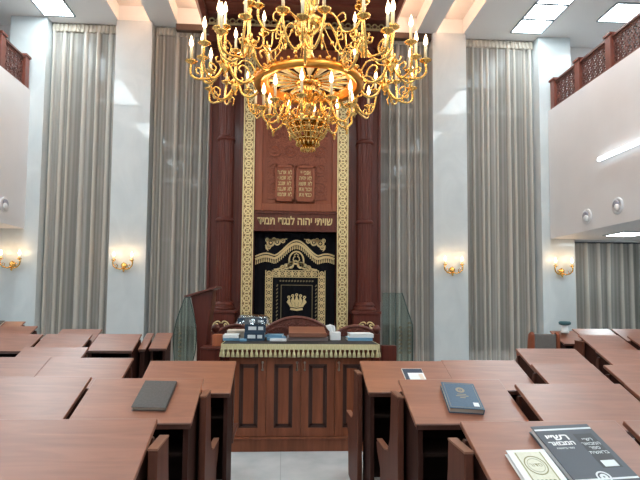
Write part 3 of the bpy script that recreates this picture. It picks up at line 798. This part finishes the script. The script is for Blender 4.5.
# cloth with gold fringe
cl = thing('table_cloth', (BX, 4.77, 1.02), 'dark cloth with cream gold tasselled fringe covering the reading table', 'tablecloth')
q = MB(); q.box(-.765, .765, -.045, .86, .002, .022); q.build('cloth_top', 'cloth_dark', cl, bevel=.006)
q = MB()
q.box(-.765, .765, -.056, -.047, -.035, .018)
for s_ in (-1, 1): q.box(s_ * .772 - .004, s_ * .772 + .004, -.056, .86, -.035, .018)
q.build('gold_band', 'fringe', cl)
q = MB()
for i in range(34):
    x = -.75 + i * 1.5 / 33
    q.lathe([(.004, .0), (.010, -.010), (.007, -.018), (.014, -.034), (.020, -.075), (.0, -.076)], 8, c=(x, -.053, -.033))
for s_ in (-1, 1):
    for i in range(19): q.lathe([(.004, .0), (.010, -.010), (.007, -.018), (.014, -.034), (.020, -.075), (.0, -.076)], 8, c=(s_ * .775, -.02 + i * .045, -.033))
o = q.build('tassel_fringe', 'fringe', cl)
TT = 1.044                                                         # top of the cloth

def book(name, loc, w, d, h, rz, cover, label, group=None, tilt=None, page='page', spine_label=None, spine_side='y'):
    r = thing(name, loc, label, 'book', group)
    if tilt is not None: r.rotation_mode = 'QUATERNION'; r.rotation_quaternion = (Euler((tilt, 0, 0)).to_matrix() @ Euler((0, 0, rz)).to_matrix()).to_quaternion()
    else: r.rotation_euler = (0, 0, rz)
    t_ = min(.004, h * .15); q = MB()
    q.box(-w / 2, w / 2, -d / 2, d / 2, 0, t_); q.box(-w / 2, w / 2, -d / 2, d / 2, h - t_, h)
    if spine_side == 'y': q.box(-w / 2, w / 2, -d / 2, -d / 2 + t_, t_, h - t_)
    elif spine_side == 'x': q.box(w / 2 - t_, w / 2, -d / 2, d / 2, t_, h - t_)
    q.build('cover', cover, r, bevel=.0015)
    p = MB(); m_ = .006
    x0, x1, y0, y1 = -w / 2 + m_, w / 2 - m_, -d / 2 + m_, d / 2 - m_
    if spine_side == 'y': y0 = -d / 2 + t_
    else: x1 = w / 2 - t_
    p.box(x0, x1, y0, y1, t_, h - t_); p.build('page_block', page, r)
    if spine_label:
        s = MB()
        for (a, b2) in spine_label: s.box(a * w, b2 * w, -d / 2 - .0015, -d / 2 + .001, h * .3, h * .72)
        s.build('spine_label', 'silver_ink', r)
    return r
# left end of the table
book('book', (-.525, 5.10, TT), .165, .24, .028, .03, 'sky', 'light blue book lying at the left end of the fringed table, under a white one', 'books on the reading table')
book('book', (-.525, 5.09, TT + .028), .160, .23, .032, 0, 'white', 'white book lying on the light blue book at the left end of the fringed table', 'books on the reading table')
book('book', (-.50, 5.37, TT), .20, .24, .085, .04, 'beige', 'thick pale book standing out behind the white book at the table end', 'books on the reading table')
book('book', (-.40, 4.97, TT), .07, .12, .022, .1, 'sky', 'small pale blue booklet between the white book and the navy stack', 'books on the reading table')
lab = [(-.33, .05), (.14, .38)]
book('book', (-.285, 5.12, TT), .21, .28, .085, 0, 'navy', 'thick navy book with white spine label, lowest of the stack on the table', 'books on the reading table', spine_label=lab)
book('book', (-.28, 5.12, TT + .085), .215, .28, .085, .02, 'navy', 'thick navy book with white spine label, middle of the stack on the table', 'books on the reading table', spine_label=lab)
b_ = book('book', (-.305, 5.12, TT + .17), .30, .26, .06, -.05, 'navy', 'blue book in a crumpled clear bag on top of the navy stack', 'books on the reading table', spine_label=[(-.1, .1), (.2, .4)])
q = MB()
nx = 18
vs = []; fs = []; rd = random.Random(4)
for j in range(9):
    for i in range(nx):
        a = 2 * PI * i / nx; tz = j / 8
        ex = .19 * (1 - .28 * tz) + rd.uniform(-.008, .008); ey = .15 * (1 - .2 * tz)
        c2, s2 = cos(a), sin(a)
        vs.append((ex * math.copysign(abs(c2) ** .5, c2), ey * math.copysign(abs(s2) ** .5, s2), .001 + .085 * tz + rd.uniform(-.004, .004) * (j > 0)))
vs.append((0, 0, .095))
for j in range(8):
    for i in range(nx): fs.append((j * nx + i, j * nx + (i + 1) % nx, (j + 1) * nx + (i + 1) % nx, (j + 1) * nx + i))
for i in range(nx): fs.append((8 * nx + i, 8 * nx + (i + 1) % nx, 9 * nx))
q.add(vs, fs, 0, True); q.build('clear_bag', 'bag', b_)
book('book', (-.065, 5.17, TT), .20, .24, .030, .05, 'sky', 'light blue book lying right of the navy stack, lower of two', 'books on the reading table')
book('book', (-.04, 4.99, TT), .17, .09, .022, -.03, 'white', 'thin white booklet in front of the light blue book on the table', 'books on the reading table')
book('book', (-.08, 5.18, TT + .030), .18, .22, .022, -.10, 'sky', 'thin light blue book lying on the other light blue book', 'books on the reading table')
# wooden book stand
r = thing('book_stand', (.265, 5.15, TT), 'low slanted brown wooden book stand in the middle of the fringed table', 'book stand')
q = MB(); q.box(-.21, .21, -.16, .16, 0, .038); q.build('base', 'mauve', r, bevel=.004)
q = MB(); q.prism([(-.17, .039), (.17, .039), (.17, .13), (-.15, .075)], 'x', -.195, .195); q.box(-.195, .195, -.185, -.165, .039, .085); q.build('slanted_top', 'stand_wood', r, bevel=.004)
# tissue box
r = thing('tissue_box', (.565, 5.15, TT), 'white tissue box with a tissue standing up, right of the book stand', 'tissue box')
q = MB(); q.box(-.055, .055, -.055, .055, 0, .085); q.build('carton', 'white', r, bevel=.004)
q = MB(); vs = []; fs = []
for j in range(6):
    for i in range(7):
        u = i / 6 - .5; tz = j / 5
        vs.append((-.025 - .03 * tz + u * (.05 + .09 * tz * (1 - .5 * tz)), .012 * sin(i * 2.1) * (1 - .4 * tz), .08 + .085 * tz - .03 * abs(u) * tz))
for j in range(5):
    for i in range(6): a = j * 7 + i; fs.append((a, a + 1, a + 8, a + 7))
q.add(vs, fs, 0, True); o = q.build('tissue', 'white', r); s_ = o.modifiers.new('t', 'SOLIDIFY'); s_.thickness = .002
book('book', (.82, 5.15, TT), .26, .22, .032, 0, 'sky', 'light blue book at the right end of the fringed table, lower of two', 'books on the reading table')
book('book', (.835, 5.15, TT + .032), .25, .21, .042, .03, 'white', 'white covered book lying on top at the right end of the fringed table', 'books on the reading table')

# ------------------------------------------------------------------ carved bench behind the table
r = thing('carved_bench', (.18, 5.95, 0), 'carved mahogany bench with arched crest behind the reading table', 'bench')
q = MB(); q.box(-.98, .98, -.03, .03, .45, 1.02); q.build('backrest', 'ark', r, bevel=.008)
def arch_z(x):
    ax = abs(x)
    if ax < .46: return 1.03 + .215 * cos(PI / 2 * ax / .46) ** .8
    u = (ax - .46) / .54
    return 1.03 + .115 * sin(PI * u) ** .8
xs_ = [-1. + 2. * i / 80 for i in range(81)]
q = MB(); q.prism([(x, arch_z(x)) for x in xs_] + [(1., 1.0), (-1., 1.0)], 'y', -.02, .02); cr = q.build('crest', 'carved_dark', r)
q = MB()
q.tube([(x, -.01, arch_z(x)) for x in xs_], .022, 8)
for s_ in (-1, 1):
    for i in range(5):
        x = s_ * (.06 + i * .075); zc = 1.04 + .45 * (arch_z(x) - 1.03)
        q.ring(x, zc, .045, .025, -.04, -.02, 12); q.ring(x, zc, .014, .001, -.042, -.02, 8)
    for i in range(4):
        x = s_ * (.56 + i * .10); zc = 1.02 + .45 * (arch_z(x) - 1.03)
        q.ring(x, zc, .038, .02, -.04, -.02, 12)
    q.tube(smooth_path([(s_ * .05, -.03, 1.06), (s_ * .18, -.03, 1.13), (s_ * .30, -.03, 1.10), (s_ * .42, -.03, 1.04)], 4), .012, 6)
q.build('carving', 'carved_dark', cr)
for s_ in (-1, 1):
    q = MB(); q.box(s_ * .99 - .035, s_ * .99 + .035, -.04, .04, 0, 1.05); q.lathe([(.03, 1.05), (.05, 1.08), (.055, 1.11), (.03, 1.15), (0, 1.16)], 14, c=(s_ * .99, 0, 0))
    q.build('post', 'ark', r, bevel=.006)
    q = MB(); q.box(s_ * .97 - .03, s_ * .97 + .03, .04, .50, .66, .70); q.box(s_ * .97 - .03, s_ * .97 + .03, .44, .50, 0, .66); q.build('armrest', 'ark', r, bevel=.006)
q = MB(); q.box(-.95, .95, .03, .48, .40, .46); q.build('seat', 'ark', r, bevel=.006)

# ------------------------------------------------------------------ glass screens beside the table
def etched(q, x, z0, z1, y):
    n = int((z1 - z0) / .045)
    for i in range(n):
        z = z0 + (i + .5) * (z1 - z0) / n
        q.ring(x, z, .014, .007, y, y + .002, 8); q.band([(x - .02, z - .01), (x, z + .012), (x + .02, z - .006)], .007, y, y + .002)
r = thing('glass_screen', (1.30, 5.4, 0), 'clear greenish glass screen on a low wood base right of the reading table', 'glass screen')
q = MB(); q.box(-.185, -.02, -.05, .05, 0, .965); q.build('base', 'ark', r, bevel=.006)
q = MB(); q.box(-.17, -.022, -.005, .005, .967, 1.555); q.build('narrow_pane', 'glass_green', r)
q = MB(); q.prism([(-.018, .02), (.18, .02), (.175, 1.19), (.055, 1.555), (-.018, 1.555)], 'y', -.006, .006); wp = q.build('wide_pane', 'glass_green', r)
q = MB(); q.tube([(.18, 0, .02), (.175, 0, 1.19), (.055, 0, 1.555)], .006, 6); q.tube([(-.02, 0, .02), (-.02, 0, 1.555)], .005, 6); q.build('edge', 'glass_edge', wp)
q = MB(); etched(q, .035, .86, 1.19, -.009); etched(q, .135, .86, 1.24, -.009); q.build('etched_ornament', 'dull_thread', wp)

r = thing('lectern', (-.95, 5.6, 0), 'dark wood lectern with slanted top and vase-shaped glass left of the table', 'lectern')
q = MB()
q.prism([(-.105, 1.50), (.15, 1.575), (.135, 1.40), (.10, 1.15), (.085, .96), (.085, .02), (-.02, .02), (-.02, .90), (-.035, 1.15), (-.07, 1.35)], 'y', -.02, .28)
q.build('body', 'ark', r, bevel=.005)
q = MB(); q.prism([(-.17, 1.50), (.20, 1.615), (.205, 1.595), (-.165, 1.475)], 'y', -.07, .33); q.build('slanted_top', 'carved_dark', r, bevel=.004)
q = MB()
gp = [(-.155, 1.49), (-.105, 1.48), (-.085, 1.40), (-.045, 1.25), (-.022, 1.10), (-.02, .98), (-.03, .86), (-.06, .72), (-.06, .02), (-.24, .02), (-.255, .75), (-.275, .95), (-.272, 1.08), (-.245, 1.22), (-.20, 1.36), (-.17, 1.45)]
q.prism(gp, 'y', -.085, -.073); g = q.build('glass_panel', 'glass_green', r)
q = MB(); q.tube([(p[0], -.079, p[1]) for p in gp], .005, 5, closed=True); q.build('edge', 'glass_edge', g)
q = MB(); etched(q, -.20, .80, 1.10, -.089); q.build('etched_ornament', 'dull_thread', g)
r = thing('low_cabinet', (-.70, 5.22, 0), 'low dark wood cabinet between the lectern and the reading table', 'cabinet')
q = MB(); q.box(-.17, .04, 0, .25, 0, .93); q.build('body', 'ark', r, bevel=.006)
q = MB(); q.box(-.175, .045, -.01, .26, .93, .95); q.build('top', 'ark', r, bevel=.004)
q = MB(); q.box(-.06, .04, .10, .22, .952, 1.08); o = q.build('upright_board', 'orange_wood', r, bevel=.004); o['label'] = 'orange wood board'

# ------------------------------------------------------------------ pew desks
TL = math.radians(24); CT, ST = cos(TL), sin(TL)
SL = Matrix.Rotation(TL, 4, 'X')
def desk(x0, x1, yf, label, ends='', group='slant-topped pew desks', dz=0., pew=True, depth=.42):
    w = (x1 - x0) / 2
    r = thing('pew_desk', ((x0 + x1) / 2, yf, 0), label, 'desk', group)
    T = Matrix.Translation((0, 0, 1.0 + dz)) @ SL
    q = MB(); q.box(-w, w, -depth, 0, -.022, 0, mx=T); q.build('desk_top', 'desk', r, bevel=.004)
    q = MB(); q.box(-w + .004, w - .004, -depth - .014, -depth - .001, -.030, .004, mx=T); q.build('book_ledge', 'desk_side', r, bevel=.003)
    zc = 1.0 + dz
    def under(y): return zc + y * ST / CT - .028
    yn = -depth * CT + .03
    for s_ in (-1, 1):
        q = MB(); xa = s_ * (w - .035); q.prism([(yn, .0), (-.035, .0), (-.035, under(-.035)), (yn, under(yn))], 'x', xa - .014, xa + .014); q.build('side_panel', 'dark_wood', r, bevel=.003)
    q = MB(); q.box(-w + .052, w - .052, yn + .02, -.04, zc - .36, zc - .34); q.box(-w + .052, w - .052, -.055, -.037, .12, zc - .06); q.build('shelf_box', 'dark_shelf', r)
    if pew:
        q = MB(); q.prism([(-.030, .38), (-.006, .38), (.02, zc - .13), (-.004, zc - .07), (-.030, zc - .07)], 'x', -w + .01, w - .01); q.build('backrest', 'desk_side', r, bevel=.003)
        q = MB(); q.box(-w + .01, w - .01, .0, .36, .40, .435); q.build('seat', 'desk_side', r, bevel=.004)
        for e in ends:
            s_ = -1 if e == 'L' else 1
            xa, xb = sorted((s_ * (w + .004), s_ * (w + .040)))
            zt = zc - .085
            prof = [(-.15, 0), (-.15, zt), (.03, zt), (.04, .80), (.07, .62), (.13, .53), (.22, .505), (.46, .50), (.48, .48), (.46, .42), (.36, .34), (.34, 0)]
            q = MB(); q.prism(prof, 'x', xa, xb); eo = q.build('pew_end', 'pew_wood', r, bevel=.005)
            q = MB(); q.box(xa - .001, xb + .001, -.152, .03, zt + .001, zt + .010); q.build('end_cap', 'cap_wood', eo)
            q = MB(); q.prism([(.13, .5315), (.22, .5065), (.46, .5015), (.465, .510), (.225, .516), (.135, .541)], 'x', xa - .001, xb + .001); q.build('arm_cap', 'cap_wood', eo)
    return r
D = desk
D(-1.21, -.503, 2.02, 'wooden slanted desk nearest the viewer, left of the aisle', 'R')
D(-1.12, -.473, 2.99, 'wooden slanted desk with the closed charcoal book on it, beside the left aisle', 'R')
D(-1.86, -1.165, 3.05, 'wooden slanted desk left of the desk with the charcoal book')
D(-1.005, -.354, 3.78, 'empty wooden slanted desk on the left aisle, directly before the panelled table')
D(-1.83, -1.186, 3.95, 'wooden slanted desk left of the desk before the panelled table, across a dark gap')
D(-2.50, -1.84, 3.98, 'pale glossy wooden desk at the left picture edge, third row back')
D(-2.44, -1.845, 4.74, 'single whitish glossy wooden desk standing alone in the fourth row on the left')
D(-3.62, -3.01, 6.27, 'wooden desk at the left edge in the row across the open floor, first of three')
D(-2.985, -2.415, 6.30, 'wooden desk with white sheen in the row across the open floor, second of three')
D(-2.35, -1.81, 6.35, 'wooden desk below the left marble pillar, third in the row across the open floor')
D(-1.795, -1.70, 6.52, 'very narrow wooden desk squeezed between two desks left of the glass lectern', pew=False)
D(-1.685, -1.465, 6.60, 'small wooden desk nearest the vase-shaped glass of the lectern', pew=False)
D(-3.20, -2.63, 7.22, 'wooden desk standing before the leftmost tall curtain')
D(-4.42, -3.845, 7.82, 'wooden desk in front of the left end of the leftmost tall curtain')
D(-5.04, -4.45, 7.80, 'wooden desk at the left picture edge below the left sconce, nearer of two')
D(-5.34, -4.72, 9.15, 'wooden desk against the far wall below the left sconce, holding a dark book')
D(.729, 1.386, 1.955, 'wooden desk nearest the viewer on the right, with the slate book and cream book', 'L')
D(1.42, 2.08, 1.955, 'wooden desk at the right picture edge, nearest row')
D(.716, 1.350, 2.95, 'wooden desk carrying the blue book, right of the aisle', 'L')
D(1.375, 2.02, 2.80, 'wooden desk right of the desk with the blue book, white sheen on its top')
D(2.05, 2.70, 2.80, 'wooden desk at the right picture edge, second row')
D(.614, 1.272, 3.80, 'wooden desk right of the panelled table, with the small pale booklet', 'L')
D(1.286, 1.90, 3.86, 'empty wooden desk right of the desk with the small pale booklet')
D(1.93, 2.42, 3.66, 'wooden desk in the third row right, in front of the whitish fourth-row desk')
D(2.47, 3.10, 3.60, 'wooden desk at the right picture edge, third row')
D(2.356, 2.975, 4.77, 'whitish glossy wooden desk in the fourth row right, behind the third-row desk')
D(3.12, 3.74, 4.66, 'wooden desk at the right picture edge, fourth row')
D(4.174, 4.756, 6.60, 'brown wooden desk below the short curtain under the right gallery', 'L')
D(4.80, 5.40, 6.48, 'wooden desk at the right edge beside the desk below the short curtain')
D(4.25, 4.64, 7.46, 'wooden desk with the white holder on it, below the right sconce', pew=False)
D(4.95, 5.60, 8.0, 'far wooden desk with bright sheen under the right gallery', pew=False)
D(5.65, 6.30, 8.0, 'far wooden desk with bright sheen at the right edge under the gallery', pew=False)

# armchair with grey back, far right
r = thing('armchair', (4.0, 7.17, 0), 'wooden armchair with grey padded back below the right curtain', 'armchair')
for s_ in (-1, 1):
    q = MB(); q.prism([(-.04, 0), (-.04, .96), (.0, 1.0), (.06, .96), (.10, .70), (.45, .66), (.45, 0), (.40, 0), (.40, .58), (.06, .58), (.04, 0)], 'x', s_ * .20 - .025, s_ * .20 + .025); q.build('side_frame', 'ark_panel', r, bevel=.006)
q = MB(); q.box(-.172, .172, -.03, .03, .48, .97); q.build('padded_back', 'seat_grey', r, bevel=.015)
q = MB(); q.box(-.172, .172, .035, .44, .38, .47); q.build('seat', 'seat_grey', r, bevel=.015)

# ------------------------------------------------------------------ books on the desks
def slope(yf, x, y, z=1.0): return (x, y, z + (y - yf) * ST / CT + .0006)
book('book', slope(2.99, -.718, 2.815), .185, .255, .024, math.radians(-2), 'book_grey', 'closed charcoal book lying on the second desk left of the aisle', tilt=TL, spine_side='x')
r = book('book', slope(2.95, 1.035, 2.755), .192, .25, .034, math.radians(-6), 'book_blue', 'thick blue book with pale page edges on the second-row desk right of the aisle', tilt=TL, page='page', spine_side='x')
q = MB()
for a, b2, c_, e_ in ((-.085, .085, .112, .114), (-.085, .085, -.114, -.112), (-.086, -.084, -.114, .114), (.084, .086, -.114, .114)): q.box(a, b2, c_, e_, .034, .0346)
q.ring(-.0, .05, .026, .012, .034, .0346, 14, plane='xy'); q.ring(-.0, .05, .007, .001, .034, .0346, 8, plane='xy')
for i, w in enumerate((.05, .07, .03)): q.box(-w / 2, w / 2, .005 - i * .016, .012 - i * .016, .034, .0346)
q.box(.045, .075, -.10, -.065, .034, .0348, 1)
q.build('cover_stamp', ['blue_gold', 'silver_ink'], r)
r = book('book', slope(3.80, .995, 3.60), .155, .19, .008, 0, 'white', 'small pale printed booklet on the third-row desk right of the panelled table', tilt=TL)
q = MB(); q.box(-.075, .075, .035, .09, .008, .0086); q.box(-.075, -.045, -.09, .035, .008, .0086); q.box(.035, .065, -.05, .02, .008, .0085, 1)
q.build('cover_print', ['navy', 'beige'], r)
# big slate book
r = book('book', slope(1.955, 1.112, 1.742), .240, .335, .030, math.radians(3.5), 'book_black', 'large slate-coloured book with white Hebrew title on the nearest desk right', tilt=TL, page='white', spine_side='x')
q = MB(); q.box(-.117, .117, .138, .147, .03, .0305); q.build('title_bar', 'silver_ink', r)
q = MB(); q.box(-.117, .117, -.118, -.110, .03, .0305)
q.ring(-.005, -.105, .026, .020, .0305, .031, 18, plane='xy'); q.ring(-.005, -.105, .014, .004, .0305, .031, 12, plane='xy')
q.build('emblem_bar', 'silver_ink', r)
q = MB(); q.box(.022, .098, -.065, .112, .03, .0304); q.build('cover_block', 'book_panel', r)
q = MB(); q.box(.034, .088, -.060, -.030, .0304, .0312); q.build('cover_sticker', 'silver_ink', r)
U = lambda x, y: Matrix.Translation((x, y, .0302))
text_mesh('title', heb('רש״י'), .044, 'white', r, U(-.050, .098), .0004, wide=1.15, bold=.0012)
text_mesh('title', heb('המבואר'), .030, 'white', r, U(-.050, .066), .0004, wide=1.05, bold=.001)
text_mesh('title', heb('ספר בראשית'), .013, 'silver_ink', r, U(-.052, .040), .0004)
text_mesh('title', heb('רש״י') + '\n' + heb('המבואר') + '\n' + heb('ספר') + '\n' + heb('בראשית') , .023, 'silver_ink', r, Matrix.Translation((.060, .045, .0306)), .0004)
# cream book
r = book('book', slope(1.955, .908, 1.683), .148, .21, .022, math.radians(2), 'white', 'cream and white prayer book with oval medallion, beside the slate book', tilt=TL, page='white', spine_side='x')
q = MB(); q.box(-.052, .052, -.100, .092, .022, .0226); q.build('cover_field', 'cream', r)
q = MB(); q.ring(0, .025, .040, .036, .0226, .0232, 28, plane='xy', sq=1.15); q.ring(0, .025, .030, .0285, .0226, .0232, 28, plane='xy', sq=1.1)
for s_ in (-1, 1): q.box(s_ * .047 - .002, s_ * .047 + .002, -.096, .088, .0226, .023); 
for i in range(5): q.ring(-.03 + i * .015, -.048, .007, .003, .0226, .023, 8, plane='xy')
q.build('medallion', 'olive', r)
text_mesh('title', heb('סדור'), .024, 'olive', r, Matrix.Translation((0, .026, .0227)), .0003)
# dark book, far left desk
book('book', slope(9.15, -5.17, 9.03), .22, .20, .03, 0, 'book_grey', 'dark book lying on the far desk below the left sconce', tilt=TL)
# white holder with teal card
r = thing('card_holder', slope(7.46, 4.42, 7.33, 1.03), 'white holder with a teal top standing on the far right desk', 'holder')
q = MB(); q.lathe([(.055, .03), (.05, .03), (.045, .12), (.05, .13)], 14); q.lathe([(.06, -.0), (.06, .03), (0, .03)], 14); q.build('cup', 'white', r)
q = MB(); q.lathe([(.05, .12), (.085, .135), (.09, .165), (.07, .185), (0, .19)], 14); q.build('teal_top', 'teal', r)
# ------------------------------------------------------------------ light and camera
w = bpy.data.worlds.new('night'); bpy.context.scene.world = w; w.use_nodes = True
w.node_tree.nodes['Background'].inputs['Color'].default_value = (.02, .03, .045, 1); w.node_tree.nodes['Background'].inputs['Strength'].default_value = 1.

yaw = math.atan(26 / 480.); p = .058; ro = .0095
F = Vector((sin(yaw) * cos(p), cos(yaw) * cos(p), sin(p))); Rv = Vector((cos(yaw), -sin(yaw), 0)); Uv = Rv.cross(F)
R2 = Rv * cos(ro) + Uv * sin(ro); U2 = Uv * cos(ro) - Rv * sin(ro)
cam = bpy.data.cameras.new('camera'); co = bpy.data.objects.new('camera', cam); C.objects.link(co)
mx = Matrix((R2, U2, -F)).transposed().to_4x4(); mx.translation = (0, 0, 1.5); co.matrix_world = mx
cam.sensor_width = 36; cam.lens = 27; cam.shift_x = 11 / 640; cam.shift_y = 29 / 640; cam.clip_start = .05
sc = bpy.context.scene; sc.camera = co
sc.view_settings.view_transform = 'Standard'; sc.view_settings.look = 'None'; sc.view_settings.gamma = 1.0; sc.view_settings.use_curve_mapping = False
sc.view_settings.exposure = 0.45
